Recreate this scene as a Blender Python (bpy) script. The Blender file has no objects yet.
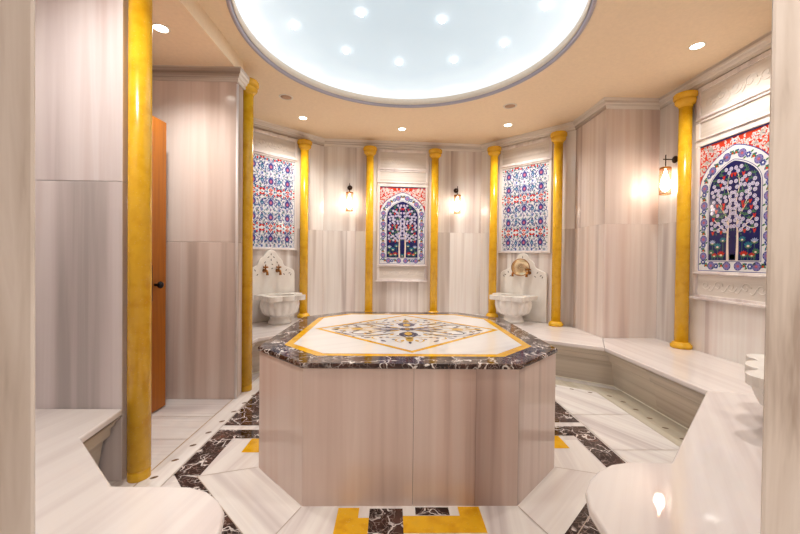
import bpy, bmesh, math, random
from math import sin, cos, pi, atan2, sqrt, radians as R
from mathutils import Vector, Matrix
scene = bpy.context.scene
col = scene.collection
rnd = random.Random(7)

# ------------------------------------------------------------------ materials
def srgb(r, g, b):
    f = lambda c: (c/255/12.92) if c/255 <= .04045 else ((c/255+.055)/1.055)**2.4
    return (f(r), f(g), f(b), 1)

class NT:
    def __init__(s, name):
        s.m = bpy.data.materials.new(name); s.m.use_nodes = True
        s.t = s.m.node_tree; s.n = s.t.nodes; s.l = s.t.links
        s.b = s.n['Principled BSDF']
    def new(s, typ, **kw):
        n = s.n.new(typ)
        for k, v in kw.items(): setattr(n, k, v)
        return n
    def link(s, a, b): s.l.new(a, b)
    def math(s, op, a, b=None, c=None):
        n = s.new('ShaderNodeMath', operation=op)
        for i, v in enumerate((a, b, c)):
            if v is None: continue
            if isinstance(v, (int, float)): n.inputs[i].default_value = v
            else: s.link(v, n.inputs[i])
        return n.outputs[0]
    def ramp(s, fac, stops, interp='LINEAR'):
        n = s.new('ShaderNodeValToRGB'); cr = n.color_ramp; cr.interpolation = interp
        while len(cr.elements) < len(stops): cr.elements.new(.5)
        for e, (p, c) in zip(cr.elements, stops): e.position = p; e.color = c
        s.link(fac, n.inputs[0]); return n.outputs[0]
    def mix(s, fac, a, b, mode='MIX'):
        n = s.new('ShaderNodeMix', data_type='RGBA', blend_type=mode)
        for i, v in ((0, fac), (6, a), (7, b)):
            if isinstance(v, (int, float, tuple)): n.inputs[i].default_value = v
            else: s.link(v, n.inputs[i])
        return n.outputs[2]

def plain(name, c, rough=.5, metal=0, emit=None, es=0, spec=.5, coat=0):
    k = NT(name); b = k.b
    b.inputs['Base Color'].default_value = c; b.inputs['Roughness'].default_value = rough
    b.inputs['Metallic'].default_value = metal; b.inputs['Specular IOR Level'].default_value = spec
    b.inputs['Coat Weight'].default_value = coat
    if not es:                      # slight procedural mottling so nothing is perfectly flat
        tc = k.new('ShaderNodeTexCoord'); n = k.new('ShaderNodeTexNoise')
        k.link(tc.outputs['Object'], n.inputs['Vector']); n.inputs['Scale'].default_value = 40
        v = k.ramp(n.outputs[0], [(.3, (.97,.97,.97,1)), (.7, (1.02,1.02,1.02,1))])
        k.link(k.mix(1.0, c, v, 'MULTIPLY'), b.inputs['Base Color'])
    if es:
        b.inputs['Emission Color'].default_value = emit or c; b.inputs['Emission Strength'].default_value = es
    return k.m

def marble(name, stops, streak, grain=('z', 0), scale=7., rough=.1, stretch=.03, amount=.45, fine=.28, con=.62, spec=.45):
    """banded marble: veins run along one axis"""
    k = NT(name)
    tc = k.new('ShaderNodeTexCoord'); at = k.new('ShaderNodeAttribute', attribute_name='slab')
    vr = k.new('ShaderNodeMapping'); k.link(tc.outputs['Object'], vr.inputs[0]); vr.inputs['Rotation'].default_value[2] = -grain[1]
    mp = k.new('ShaderNodeMapping'); k.link(vr.outputs[0], mp.inputs[0])
    s = scale
    mp.inputs['Scale'].default_value = {'z': (s, s, s*stretch), 'x': (s*stretch, s, s), 'h': (s*stretch, s*stretch, s*3)}[grain[0]]
    w = k.math('MULTIPLY', at.outputs['Fac'], 37.7)
    def noise(sc, det, dist=.3, wo=0.):
        n = k.new('ShaderNodeTexNoise', noise_dimensions='4D')
        k.link(mp.outputs[0], n.inputs['Vector']); n.inputs['Scale'].default_value = sc
        n.inputs['Detail'].default_value = det; n.inputs['Distortion'].default_value = dist
        k.link(k.math('ADD', w, wo), n.inputs['W']); return n.outputs[0]
    n1 = noise(.55, 3); n2 = noise(3.2, 4, .5, 3.); n3 = noise(1.1, 2, .2, 9.)
    f = k.math('ADD', k.math('MULTIPLY', n1, 1-fine), k.math('MULTIPLY', n2, fine))
    c = k.ramp(f, [(.5+(p-.5)*con, q) for p, q in stops])
    m = k.ramp(n3, [(.60, (0,0,0,1)), (.68, (amount,)*3+(1,)), (.72, (amount*.3,)*3+(1,)), (.8, (0,0,0,1))])
    c = k.mix(m, c, streak)
    k.link(c, k.b.inputs['Base Color'])
    k.b.inputs['Roughness'].default_value = rough
    k.b.inputs['Specular IOR Level'].default_value = spec
    return k.m

W1 = [(.30, srgb(190,177,170)), (.42, srgb(218,209,204)), (.52, srgb(236,231,227)), (.64, srgb(226,215,211)), (.74, srgb(200,185,181))]
W2 = [(.30, srgb(180,163,154)), (.42, srgb(214,197,188)), (.53, srgb(230,217,210)), (.64, srgb(220,199,190)), (.74, srgb(192,171,164))]
W3 = [(.30, srgb(176,167,166)), (.42, srgb(208,197,198)), (.53, srgb(222,213,214)), (.64, srgb(206,189,188)), (.74, srgb(180,167,168))]
BODY = [(.28, srgb(182,159,148)), (.40, srgb(216,193,183)), (.52, srgb(228,208,199)), (.62, srgb(222,197,186)), (.74, srgb(190,161,150))]
PALE = [(.30, srgb(198,185,184)), (.42, srgb(224,214,212)), (.52, srgb(236,229,226)), (.64, srgb(229,218,216)), (.74, srgb(206,193,192))]
FLOOR = [(.30, srgb(196,185,184)), (.42, srgb(222,214,212)), (.52, srgb(238,233,229)), (.64, srgb(226,217,214)), (.74, srgb(202,191,190))]
CROWN = [(.30, srgb(170,156,144)), (.42, srgb(218,210,202)), (.52, srgb(240,234,228)), (.64, srgb(220,210,202)), (.74, srgb(176,162,150))]
M = {}
M['wall'] = marble('wall_marble', W1, srgb(158,140,136), scale=4.5, amount=.6)
M['wall_pink'] = marble('pink_wall_marble', W2, srgb(158,134,126), scale=3.4, amount=.6)
M['wall_lilac'] = marble('lilac_wall_marble', W3, srgb(150,132,130), scale=3.6, amount=.8)
M['jamb'] = marble('jamb_marble', [(.3, srgb(176,160,148)), (.42, srgb(216,204,194)), (.55, srgb(230,220,212)), (.75, srgb(198,182,172))], srgb(132,114,108), scale=10, rough=.25, stretch=.12, amount=.8, fine=.45)
M['body'] = marble('platform_marble', BODY, srgb(138,110,102), scale=4.5, rough=.12, amount=.6)
M['crown'] = marble('crown_marble', CROWN, srgb(124,108,98), grain=('h', 0), scale=5, rough=.2)
M['frame'] = marble('frame_marble', PALE, srgb(200,190,186), scale=5, rough=.25, amount=.3)
M['relief'] = marble('relief_marble', [(.3, srgb(198,187,178)), (.5, srgb(222,213,205)), (.7, srgb(206,196,187))], srgb(190,180,172), grain=('x', 0), scale=9, rough=.35, amount=.3)
M['strip'] = marble('drain_strip_marble', [(.3, srgb(180,170,150)), (.5, srgb(208,200,184)), (.7, srgb(194,184,166))], srgb(160,148,128), grain=('x', R(90)), scale=6, rough=.12)
M['white'] = marble('white_carved_marble', [(.3, srgb(226,220,214)), (.5, srgb(240,236,230)), (.7, srgb(230,224,218))], srgb(214,206,200), scale=4, rough=.22, stretch=.5, amount=.3)
M['riser'] = marble('riser_marble', [(.3, srgb(160,146,130)), (.5, srgb(204,192,176)), (.7, srgb(176,160,144))], srgb(140,124,110), grain=('h', 0), scale=2.2, rough=.15)
for nm, a in (('a', 0), ('b', 90), ('c', 45), ('d', -45), ('e', 55), ('f', 80), ('g', 120)):
    M['bench_'+nm] = marble('bench_marble_'+nm, PALE, srgb(196,184,186), grain=('x', R(a)), scale=5.5, rough=.03, stretch=.04, amount=.35, spec=.75, con=.95)
    M['floor_'+nm] = marble('floor_marble_'+nm, FLOOR, srgb(188,174,174), grain=('x', R(a)), scale=7, rough=.08, stretch=.04, amount=.4, con=.85)

M['field'] = marble('white_platform_marble', [(.3, srgb(222,216,214)), (.5, srgb(244,241,238)), (.7, srgb(236,231,229))], srgb(206,198,198), grain=('x', R(30)), scale=6, rough=.06, amount=.3, con=1.)
def emperador():
    k = NT('dark_veined_marble')
    tc = k.new('ShaderNodeTexCoord'); n = k.new('ShaderNodeTexNoise'); n.inputs['Scale'].default_value = 7; n.inputs['Detail'].default_value = 3
    k.link(tc.outputs['Object'], n.inputs['Vector'])
    add = k.new('ShaderNodeVectorMath', operation='MULTIPLY_ADD'); k.link(n.outputs['Color'], add.inputs[0])
    add.inputs[1].default_value = (.42, .42, .42); k.link(tc.outputs['Object'], add.inputs[2])
    def vein(sc, w0, w1):
        v = k.new('ShaderNodeTexVoronoi', feature='DISTANCE_TO_EDGE'); v.inputs['Scale'].default_value = sc; v.inputs['Randomness'].default_value = 1
        k.link(add.outputs[0], v.inputs['Vector'])
        return k.ramp(v.outputs['Distance'], [(w0, (1,1,1,1)), (w1, (0,0,0,1))])
    n2 = k.new('ShaderNodeTexNoise'); n2.inputs['Scale'].default_value = 5; n2.inputs['Detail'].default_value = 2
    k.link(tc.outputs['Object'], n2.inputs['Vector'])
    msk = k.ramp(n2.outputs[0], [(.42, (0,0,0,1)), (.52, (1,1,1,1))])
    base = k.ramp(n.outputs[0], [(.3, srgb(26,16,16)), (.5, srgb(50,30,28)), (.7, srgb(92,64,56))])
    a = k.mix(1.0, vein(7, .012, .045), msk, 'MULTIPLY')
    b = k.mix(.5, (0,0,0,1), vein(17, .006, .035))
    c = k.mix(a, base, srgb(232,224,220)); c = k.mix(b, c, srgb(190,170,162))
    k.link(c, k.b.inputs['Base Color']); k.b.inputs['Roughness'].default_value = .08
    return k.m
M['dark'] = emperador()
def yellow(name, lo, hi, rough=.22):
    k = NT(name)
    tc = k.new('ShaderNodeTexCoord'); n = k.new('ShaderNodeTexNoise'); n.inputs['Scale'].default_value = 14; n.inputs['Detail'].default_value = 6
    k.link(tc.outputs['Object'], n.inputs['Vector'])
    v = k.new('ShaderNodeTexVoronoi'); v.inputs['Scale'].default_value = 60; k.link(tc.outputs['Object'], v.inputs['Vector'])
    c = k.ramp(n.outputs[0], [(.3, lo), (.55, hi), (.78, srgb(228,176,40))])
    f = k.ramp(v.outputs['Distance'], [(.12, (.22,)*3+(1,)), (.22, (0,0,0,1))])
    c = k.mix(f, c, srgb(238,208,130))
    k.link(c, k.b.inputs['Base Color']); k.b.inputs['Roughness'].default_value = rough
    return k.m
M['yellow'] = yellow('yellow_column_marble', srgb(220,162,22), srgb(234,182,38))
M['yellow_inlay'] = yellow('yellow_inlay_marble', srgb(214,152,10), srgb(236,180,28), .12)
M['ochre'] = plain('ochre_inlay', srgb(226,180,80), .12)
M['grey_inlay'] = plain('grey_inlay', srgb(122,110,118), .12)
M['slate'] = plain('slate_inlay', srgb(88,78,88), .12)
M['joint'] = plain('joint_grout', srgb(176,160,146), .6)
M['goldjoint'] = plain('gold_joint', srgb(176,144,92), .5)
M['ceiling'] = plain('ceiling_paint', srgb(247,225,194), .8, spec=.2)
M['hole'] = plain('drain_hole_dark', srgb(96,66,30), .5)
M['wood'] = marble('door_wood', [(.3, srgb(146,80,8)), (.5, srgb(182,106,14)), (.7, srgb(162,90,10))], srgb(100,50,8), scale=14, rough=.35, stretch=.04)
M['bronze'] = plain('dark_bronze', srgb(58,40,32), .35, .8)
M['brass'] = plain('aged_brass', srgb(160,108,56), .28, 1)
M['brass_pale'] = plain('pale_brass', srgb(226,206,170), .22, 1)
M['lip'] = plain('lilac_metal_trim', srgb(176,172,186), .35, .3)
M['rim'] = plain('white_lamp_rim', srgb(236,226,210), .5)
M['vent'] = plain('speaker_cloth', srgb(196,160,132), .8)
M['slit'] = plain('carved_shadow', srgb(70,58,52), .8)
M['lamp'] = plain('lamp_glow', srgb(255,244,220), .5, emit=(1,.93,.8,1), es=9)
M['star'] = plain('star_glow', srgb(255,255,255), .5, emit=(1,1,1,1), es=14)
M['bulb'] = plain('bulb_glow', srgb(255,240,205), .5, emit=(1,.9,.74,1), es=28)
M['steel'] = plain('black_knob', srgb(30,28,30), .15, .6)
M['silicone'] = plain('white_sealant', srgb(236,232,214), .4)
for n_, c_ in {'t_white': (226,226,230), 't_blue': (52,62,140), 't_navy': (24,28,88), 't_teal': (40,120,140), 't_red': (206,58,36), 't_lilac': (140,130,190),
               't_green': (74,120,84), 't_pink': (196,110,130), 't_sky': (160,176,214), 't_pale': (216,212,232), 't_tred': (200,52,34), 't_cream': (232,214,200), 't_purple': (96,70,130)}.items():
    M[n_] = plain('glaze_'+n_[2:], srgb(*c_), .1)

def dome_mat():
    k = NT('backlit_membrane')
    tc = k.new('ShaderNodeTexCoord'); sx = k.new('ShaderNodeSeparateXYZ'); k.link(tc.outputs['Object'], sx.inputs[0])
    r = k.math('SQRT', k.math('ADD', k.math('POWER', sx.outputs[0], 2), k.math('POWER', sx.outputs[1], 2)))
    n = k.new('ShaderNodeTexNoise'); n.inputs['Scale'].default_value = 2.2; k.link(tc.outputs['Object'], n.inputs['Vector'])
    r2 = k.math('ADD', r, k.math('MULTIPLY', k.math('SUBTRACT', n.outputs[0], .5), .25))
    c = k.ramp(k.math('DIVIDE', r2, 1.25), [(.2, (.56,.70,.78,1)), (.7, (.68,.82,.89,1)), (.88, (.86,.98,1.05,1)), (.97, (1.1,1.15,1.2,1))])
    k.b.inputs['Base Color'].default_value = (.32,.36,.40,1)
    k.link(c, k.b.inputs['Emission Color']); k.b.inputs['Emission Strength'].default_value = .66
    k.b.inputs['Roughness'].default_value = .6
    return k.m
M['dome'] = dome_mat()

# ------------------------------------------------------------------ mesh helpers
class MB:
    """collects shapes, then links them as ONE mesh object"""
    def __init__(s): s.bm = bmesh.new(); s.sl = s.bm.faces.layers.float.new('slab'); s.mats = []; s.cur = 0.
    def mi(s, m):
        if m is None: m = s.mats[0] if s.mats else None
        if m not in s.mats: s.mats.append(m)
        return s.mats.index(m)
    def face(s, vs, m=None, smooth=False):
        try: f = s.bm.faces.new(vs)
        except ValueError: return None
        f[s.sl] = s.cur
        if m is not None: f.material_index = s.mi(m)
        f.smooth = smooth; return f
    def prism(s, pts, z0, z1, m=None):
        a = sum(pts[i][0]*pts[(i+1)%len(pts)][1]-pts[(i+1)%len(pts)][0]*pts[i][1] for i in range(len(pts)))
        if a < 0: pts = pts[::-1]
        lo = [s.bm.verts.new((x, y, z0)) for x, y in pts]; hi = [s.bm.verts.new((x, y, z1)) for x, y in pts]
        s.face(lo[::-1], m); s.face(hi, m); n = len(pts)
        for i in range(n): s.face([lo[i], lo[(i+1)%n], hi[(i+1)%n], hi[i]], m)
        return s
    def box(s, x0, x1, y0, y1, z0, z1, m=None): return s.prism([(x0,y0),(x1,y0),(x1,y1),(x0,y1)], z0, z1, m)
    def lathe(s, prof, n=32, c=(0,0), m=None, smooth=True, flute=None, cap=True):
        rings = []
        for j, (r, z) in enumerate(prof):
            ring = []
            for i in range(n):
                a = 2*pi*i/n; rr = r*(flute(a, z) if flute else 1)
                ring.append(s.bm.verts.new((c[0]+rr*cos(a), c[1]+rr*sin(a), z)))
            rings.append(ring)
        for a, b in zip(rings, rings[1:]):
            for i in range(n): s.face([a[i], a[(i+1)%n], b[(i+1)%n], b[i]], m, smooth)
        if cap: s.face(rings[0][::-1], m); s.face(rings[-1], m)
        return s
    def tube(s, path, r, m=None, n=10, cap=True):
        P = [Vector(p) for p in path]; rings = []; up = None
        for i, p in enumerate(P):
            t = (P[min(i+1, len(P)-1)]-P[max(i-1, 0)]).normalized()
            if up is None: up = Vector((0,0,1)) if abs(t.z) < .9 else Vector((1,0,0))
            x = t.cross(up).normalized(); y = x.cross(t).normalized(); up = y
            rr = r[i] if isinstance(r, (list, tuple)) else r
            rings.append([s.bm.verts.new(p+x*rr*cos(2*pi*k/n)+y*rr*sin(2*pi*k/n)) for k in range(n)])
        for a, b in zip(rings, rings[1:]):
            for i in range(n): s.face([a[i], a[(i+1)%n], b[(i+1)%n], b[i]], m, True)
        if cap: s.face(rings[0][::-1], m); s.face(rings[-1], m)
        return s
    def sweep(s, path, prof, closed=False, m=None, slabs=True, capends=True):
        offs = [offset(path, d, closed) for d, z in prof]
        n = len(path); rows = [[s.bm.verts.new((o[i][0], o[i][1], z)) for i in range(n)] for o, (d, z) in zip(offs, prof)]
        for i in range(n if closed else n-1):
            if slabs: s.cur = rnd.random()
            j = (i+1) % n
            for a, b in zip(rows, rows[1:]): s.face([a[i], a[j], b[j], b[i]], m)
        if not closed and capends:
            s.face([r[0] for r in rows], m); s.face([r[-1] for r in rows][::-1], m)
        return s
    def build(s, name, m=None, parent=None, bevel=0, fix=True, seg=2):
        if fix: bmesh.ops.recalc_face_normals(s.bm, faces=s.bm.faces)
        me = bpy.data.meshes.new(name); s.bm.to_mesh(me); s.bm.free()
        if m is not None and m not in s.mats:
            if s.mats: s.mats.append(m)
            else: s.mats = [m]
        for x in s.mats: me.materials.append(x)
        o = bpy.data.objects.new(name, me); col.objects.link(o)
        if parent: o.parent = parent
        if bevel:
            b = o.modifiers.new('bevel', 'BEVEL'); b.width = bevel; b.segments = seg; b.limit_method = 'ANGLE'; b.angle_limit = R(40)
        return o

def offset(path, d, closed=False):
    """offset a plan polyline by d to its left"""
    n = len(path); out = []
    def nrm(a, b):
        dx, dy = b[0]-a[0], b[1]-a[1]; L = sqrt(dx*dx+dy*dy); return (-dy/L, dx/L)
    for i in range(n):
        pr = path[i-1] if (i > 0 or closed) else None; nx = path[(i+1) % n] if (i < n-1 or closed) else None
        if pr is None: a = b = nrm(path[i], nx)
        elif nx is None: a = b = nrm(pr, path[i])
        else: a = nrm(pr, path[i]); b = nrm(path[i], nx)
        k = 1+a[0]*b[0]+a[1]*b[1]
        mx, my = (a[0]+b[0])/k, (a[1]+b[1])/k
        out.append((path[i][0]+mx*d, path[i][1]+my*d))
    return out

def tag(o, label=None, cat=None, group=None, kind=None):
    if label: o['label'] = label
    if cat: o['category'] = cat
    if group: o['group'] = group
    if kind: o['kind'] = kind
    return o
def struct(o): o['kind'] = 'structure'; return o
def thing(name, label, cat, loc=(0,0,0), rz=0, group=None):
    o = bpy.data.objects.new(name, None); col.objects.link(o); o.location = loc; o.rotation_euler = (0, 0, rz)
    o.empty_display_size = .1
    return tag(o, label, cat, group)
def copy_tree(o, loc, rz, label, group=None):
    def rec(a, par):
        c = a.copy(); col.objects.link(c)
        if par: c.parent = par
        for ch in list(a.children): rec(ch, c)
        return c
    r = rec(o, None); r.location = loc; r.rotation_euler = (0, 0, rz); r['label'] = label
    if group: r['group'] = group
    return r

class Paint:
    """flat inlaid polygons: local plane u,v mapped by fn to 3-D; each layer a little prouder"""
    def __init__(s, fn, step=.0005): s.mb = MB(); s.fn = fn; s.step = step; s.vk = 0
    def poly(s, pts, m, L=1):
        a = sum(pts[i][0]*pts[(i+1)%len(pts)][1]-pts[(i+1)%len(pts)][0]*pts[i][1] for i in range(len(pts)))
        if a < 0: pts = pts[::-1]
        s.mb.cur = rnd.random()
        s.mb.face([s.mb.bm.verts.new(s.fn(u, v, L*s.step)) for u, v in pts], m)
    def ell(s, c, rx, ry, m, L=1, rot=0, n=14):
        s.poly([(c[0]+rx*cos(a)*cos(rot)-ry*sin(a)*sin(rot), c[1]+rx*cos(a)*sin(rot)+ry*sin(a)*cos(rot)) for a in [2*pi*i/n for i in range(n)]], m, L)
    def leaf(s, c, ln, w, rot, m, L=1):
        P = []
        for i in range(7): t = i/6; P.append((t*ln, w*sin(pi*t)**.8*.5))
        for i in range(5, 0, -1): t = i/6; P.append((t*ln, -w*sin(pi*t)**.8*.5))
        s.poly([(c[0]+x*cos(rot)-y*sin(rot), c[1]+x*sin(rot)+y*cos(rot)) for x, y in P], m, L)
    def stroke(s, path, w, m, L=1):
        n = len(path)
        ws = w if isinstance(w, (list, tuple)) else [w]*n
        A = []; B = []
        for i in range(n):
            a = path[max(i-1, 0)]; b = path[min(i+1, n-1)]; dx, dy = b[0]-a[0], b[1]-a[1]; l = sqrt(dx*dx+dy*dy) or 1
            nx, ny = -dy/l*ws[i]/2, dx/l*ws[i]/2
            A.append((path[i][0]+nx, path[i][1]+ny)); B.append((path[i][0]-nx, path[i][1]-ny))
        for i in range(n-1): s.poly([A[i], A[i+1], B[i+1], B[i]], m, L)
    def flower(s, c, r, k, mp, mc, L=1, rot=0, mo=None):
        if mo: s.ell(c, r*1.08, r*1.08, mo, L, n=16)
        for i in range(k):
            a = rot+2*pi*i/k; s.ell((c[0]+r*.58*cos(a), c[1]+r*.58*sin(a)), r*.42, r*.30, mp, L+1, a, 8)
        s.ell(c, r*.36, r*.36, mc, L+2, n=8)
def arc(c, r, a0, a1, n=10, k=1.): return [(c[0]+r*(1+(k-1)*i/n)*cos(a0+(a1-a0)*i/n), c[1]+r*(1+(k-1)*i/n)*sin(a0+(a1-a0)*i/n)) for i in range(n+1)]
def bez(a, b, c, n=8): return [((1-t)**2*a[0]+2*t*(1-t)*b[0]+t*t*c[0], (1-t)**2*a[1]+2*t*(1-t)*b[1]+t*t*c[1]) for t in [i/n for i in range(n+1)]]

# ------------------------------------------------------------------ camera (fitted to the photograph's perspective)
F, PITCH, ROLL, YAW = 364.99, -.0111929, .0110720, -.0193977
CAM = Vector((-.09709, -2.60441, 1.2)); SY = -4.334
fwd0 = Vector((0, cos(PITCH), sin(PITCH))); right0 = Vector((1, 0, 0)); up0 = right0.cross(fwd0)
Rz = Matrix.Rotation(YAW, 3, 'Z'); fwd, r0, u0 = Rz@fwd0, Rz@right0, Rz@up0
rt = r0*cos(ROLL) + u0*sin(ROLL); upv = u0*cos(ROLL) - r0*sin(ROLL)
cd = bpy.data.cameras.new('camera'); cam = bpy.data.objects.new('camera', cd); col.objects.link(cam)
cam.matrix_world = Matrix(((rt.x, upv.x, -fwd.x, CAM.x), (rt.y, upv.y, -fwd.y, CAM.y), (rt.z, upv.z, -fwd.z, CAM.z), (0,0,0,1)))
cd.sensor_width = 36; cd.sensor_fit = 'HORIZONTAL'; cd.lens = F/800*36; cd.shift_y = SY/800; cd.clip_start = .02
scene.camera = cam
scene.view_settings.view_transform = 'Standard'; scene.view_settings.look = 'None'
scene.view_settings.exposure = 0.25; scene.view_settings.gamma = 1; scene.view_settings.use_curve_mapping = False

HC, ZB = 2.89, .39
# ------------------------------------------------------------------ walls
def wall_seg(mb, a, b, z0, z1, n_split, mat=None, rows=(1.59,), thick=.08, gap=.0007):
    """slabs from a to b; the room is on the right-hand side going a->b"""
    ax, ay = a; bx, by = b; L = sqrt((bx-ax)**2+(by-ay)**2); ux, uy = (bx-ax)/L, (by-ay)/L; ox, oy = -uy, ux
    zs = [z0]+[r for r in rows if z0 < r < z1]+[z1]
    for zi, (za, zb) in enumerate(zip(zs, zs[1:])):
        k = n_split[zi % len(n_split)] if isinstance(n_split, (list, tuple)) else n_split
        for i in range(k):
            t0, t1 = L*i/k+gap/2, L*(i+1)/k-gap/2
            mb.cur = rnd.random()
            mb.prism([(ax+ux*t0, ay+uy*t0), (ax+ux*t1, ay+uy*t1), (ax+ux*t1+ox*thick, ay+uy*t1+oy*thick), (ax+ux*t0+ox*thick, ay+uy*t0+oy*thick)], za+gap/2, zb-gap/2, mat)
    return mb
def wall(name, segs, mat, z0=0., z1=HC):
    mb = MB()
    for a, b, k in segs: wall_seg(mb, a, b, z0, z1, k, mat)
    return struct(mb.build(name, mat))
BL, BR = (-1.10, 2.65), (1.20, 2.80)
DR, PS, PF = (2.12, 1.82), (2.12, 1.19), (2.69, 1.19)
DL = (-2.69, 1.06)
wall('wall_back', [(BL, BR, [5, 5])], M['wall'])
wall('wall_back_right', [(BR, DR, [3, 3])], M['wall'])
wall('wall_back_left', [(DL, BL, [4, 4])], M['wall'])
wall('wall_right_pier', [(DR, PS, [2, 1]), (PS, PF, [2, 1])], M['wall_pink'])
wall('wall_right', [(PF, (2.69, -.61), [3, 3])], M['wall'])
wall('wall_front_right', [((2.69, -.61), (1.30, -2.0), 3)], M['wall'])
wall('wall_left', [((-2.69, .61), DL, 1)], M['wall'])
# partition between the entrance bay and the back-left alcove, and the one behind the front-left bench
mb = MB()
wall_seg(mb, (-2.77, .48), (-1.412, .48), 0, HC-.136, [2, 1], M['wall_pink'], rows=(1.32,), thick=.13)
struct(mb.build('wall_left_partition', M['wall_pink'], bevel=.004))
mb = MB()
for x0, x1 in ((-2.77, -2.08), (-2.08, -1.525)):
    for za, zb in ((0, 1.59), (1.59, HC)):
        mb.cur = rnd.random(); mb.box(x0+.0004, x1-.0004, -.65, -.55, za+.0004, zb-.0004, M['wall_lilac'])
struct(mb.build('wall_front_left_partition', M['wall_lilac'], bevel=.003))
wall('wall_left_corridor', [((-2.77, -.56), (-2.77, .50), 1)], M['wall_pink'])
wall('wall_front_left', [((-1.15, -2.0), (-2.5, -.65), 3)], M['wall'])
# entrance wall with its doorway (the camera looks through it from the hall)
mb = MB()
for pts, z0, z1 in (([(-1.3, -2.2), (-.485, -2.2), (-.72, -2.0), (-1.3, -2.0)], 0, HC), ([(1.3, -2.2), (.324, -2.2), (.58, -2.0), (1.3, -2.0)], 0, HC),
                    ([(-.485, -2.2), (.324, -2.2), (.58, -2.0), (-.72, -2.0)], 2.2, HC)):
    mb.cur = rnd.random(); mb.prism(pts, z0, z1, M['jamb'])
struct(mb.build('wall_front', M['jamb'], bevel=.006))
mb = MB(); wall_seg(mb, (1.3, -3.5), (-1.3, -3.5), 0, HC, 4, M['jamb']); wall_seg(mb, (-1.3, -3.5), (-1.3, -2.2), 0, HC, 2, M['jamb']); wall_seg(mb, (1.3, -2.2), (1.3, -3.5), 0, HC, 2, M['jamb'])
struct(mb.build('wall_hall', M['jamb']))

# crown moulding
CP = [(0, HC-.10), (.012, HC-.10), (.016, HC-.075), (.028, HC-.070), (.034, HC-.045), (.046, HC-.040), (.052, HC-.010), (.052, HC+.002), (0, HC+.002)]
def crown(n, path, closed=False, dz=0):
    struct(MB().sweep(path[::-1], [(d, z+dz) for d, z in CP], closed, M['crown']).build('trim_%d' % n, M['crown']))
crown(1, [(-2.69, .61), DL, BL, BR, DR, PS, PF, (2.69, -.61), (1.30, -2.0)])
crown(2, [(-2.77, .48), (-1.412, .48), (-1.412, .61), (-2.69, .61)], dz=-.134)
crown(3, [(-1.15, -2.0), (-2.5, -.65), (-1.525, -.65), (-1.525, -.55), (-2.77, -.55)])

mb = MB(); mb.box(-2.77, -1.412, -.55, .61, HC-.134, HC, M['ceiling']); struct(mb.build('ceiling', M['ceiling']))
# pale bullnose strips on the free wall ends
mb = MB().tube([(-1.412, .488, .0), (-1.412, .488, HC-.25)], .011, M['frame'], 10)
struct(mb.build('trim_4', M['frame']))

# ------------------------------------------------------------------ floor
fl = MB(); fl.box(-3, 3, -3.7, 3.1, -.1, 0, M['floor_f']); floor = struct(fl.build('floor', M['floor_f']))
ground = lambda u, v, h: (u, v, h)
P = Paint(ground)
def rect(P, x0, x1, y0, y1, m, L=1): P.poly([(x0, y0), (x1, y0), (x1, y1), (x0, y1)], m, L)
for i, (y0, y1) in enumerate(((-.55, -.2), (-.2, .14), (.14, .48))): rect(P, -2.77, -1.43, y0, y1, M['floor_a'])
rect(P, -1.43, -1.29, -.82, 1.1, M['floor_b']); rect(P, -1.29, -1.14, -2, -.66, M['floor_c'])
for s, g in ((-1, 'd'), (1, 'c')):
    P.poly([(s*.855, -.52), (s*1.15, -.61), (s*.63, -1.13), (s*.525, -.855)], M['floor_'+('c' if s > 0 else 'd')], 2)
    rect(P, *sorted((s*.86, s*1.145)), -.6, -.2, M['floor_f'])
for y0, y1, g in ((-.9, -.33, 'g'), (-.33, .2, 'g'), (.2, .75, 'g')): rect(P, 1.31, 1.77, y0, y1, M['floor_'+g])
P.poly([(1.31, .75), (1.77, .75), (.55, 1.62), (.4, 1.3)], M['floor_d'])
P.poly([(-1.28, .62), (-1.28, .95), (-.72, 1.6), (-.4, 1.3)], M['floor_c'])
P.mb.build('floor_slabs', None, floor, fix=False)
P = Paint(ground)
J = M['joint']
for a, b in (((1.31, .2), (1.77, .2)), ((1.31, -.33), (1.75, -.33)), ((1.31, -2), (1.31, .7)), ((-1.43, -.2), (-2.7, -.2)), ((-1.43, .14), (-2.7, .14)),
             ((.855, -.52), (1.15, -.61)), ((-.855, -.52), (-1.15, -.61)), ((.525, -.855), (.63, -1.13)), ((-.525, -.855), (-.63, -1.13)),
             ((-1.15, -.61), (-.63, -1.13)), ((1.15, -.61), (.63, -1.13))):
    P.stroke([a, b], .004, J, 4)
P.stroke([(-1.43, -2), (-1.43, 1.1)], .006, M['goldjoint'], 4)
P.stroke([(-1.29, -2), (-1.29, 1.0)], .004, M['joint'], 4)
P.mb.build('floor_joints', None, floor, fix=False)
P = Paint(ground)
D = M['dark']
rect(P, -1.285, -1.14, -.60, -.187, D, 3); rect(P, -1.285, -.87, -.187, -.067, D, 3); rect(P, -1.285, -.87, 0, .7, D, 3)
rect(P, 1.155, 1.30, -.56, -.142, D, 3); rect(P, .87, 1.30, -.142, -.004, D, 3); rect(P, .87, 1.30, .06, .66, D, 3)
P.poly([(1.155, -.55), (1.30, -.56), (.74, -1.16), (.54, -1.16)], D, 3)
P.poly([(-1.14, -.62), (-1.285, -.59), (-.77, -1.16), (-.60, -1.16)], D, 3)
rect(P, -.195, -.038, -1.2, -.868, D, 3); rect(P, .022, .182, -.914, -.860, D, 3); rect(P, .03, .19, -1.2, -1.03, D, 3)
P.mb.build('dark_marble_inlay', None, floor, fix=False)
P = Paint(ground); Y = M['yellow_inlay']
rect(P, -1.015, -.87, -.362, -.19, Y, 3); rect(P, .87, 1.045, -.31, -.145, Y, 3)
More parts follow.
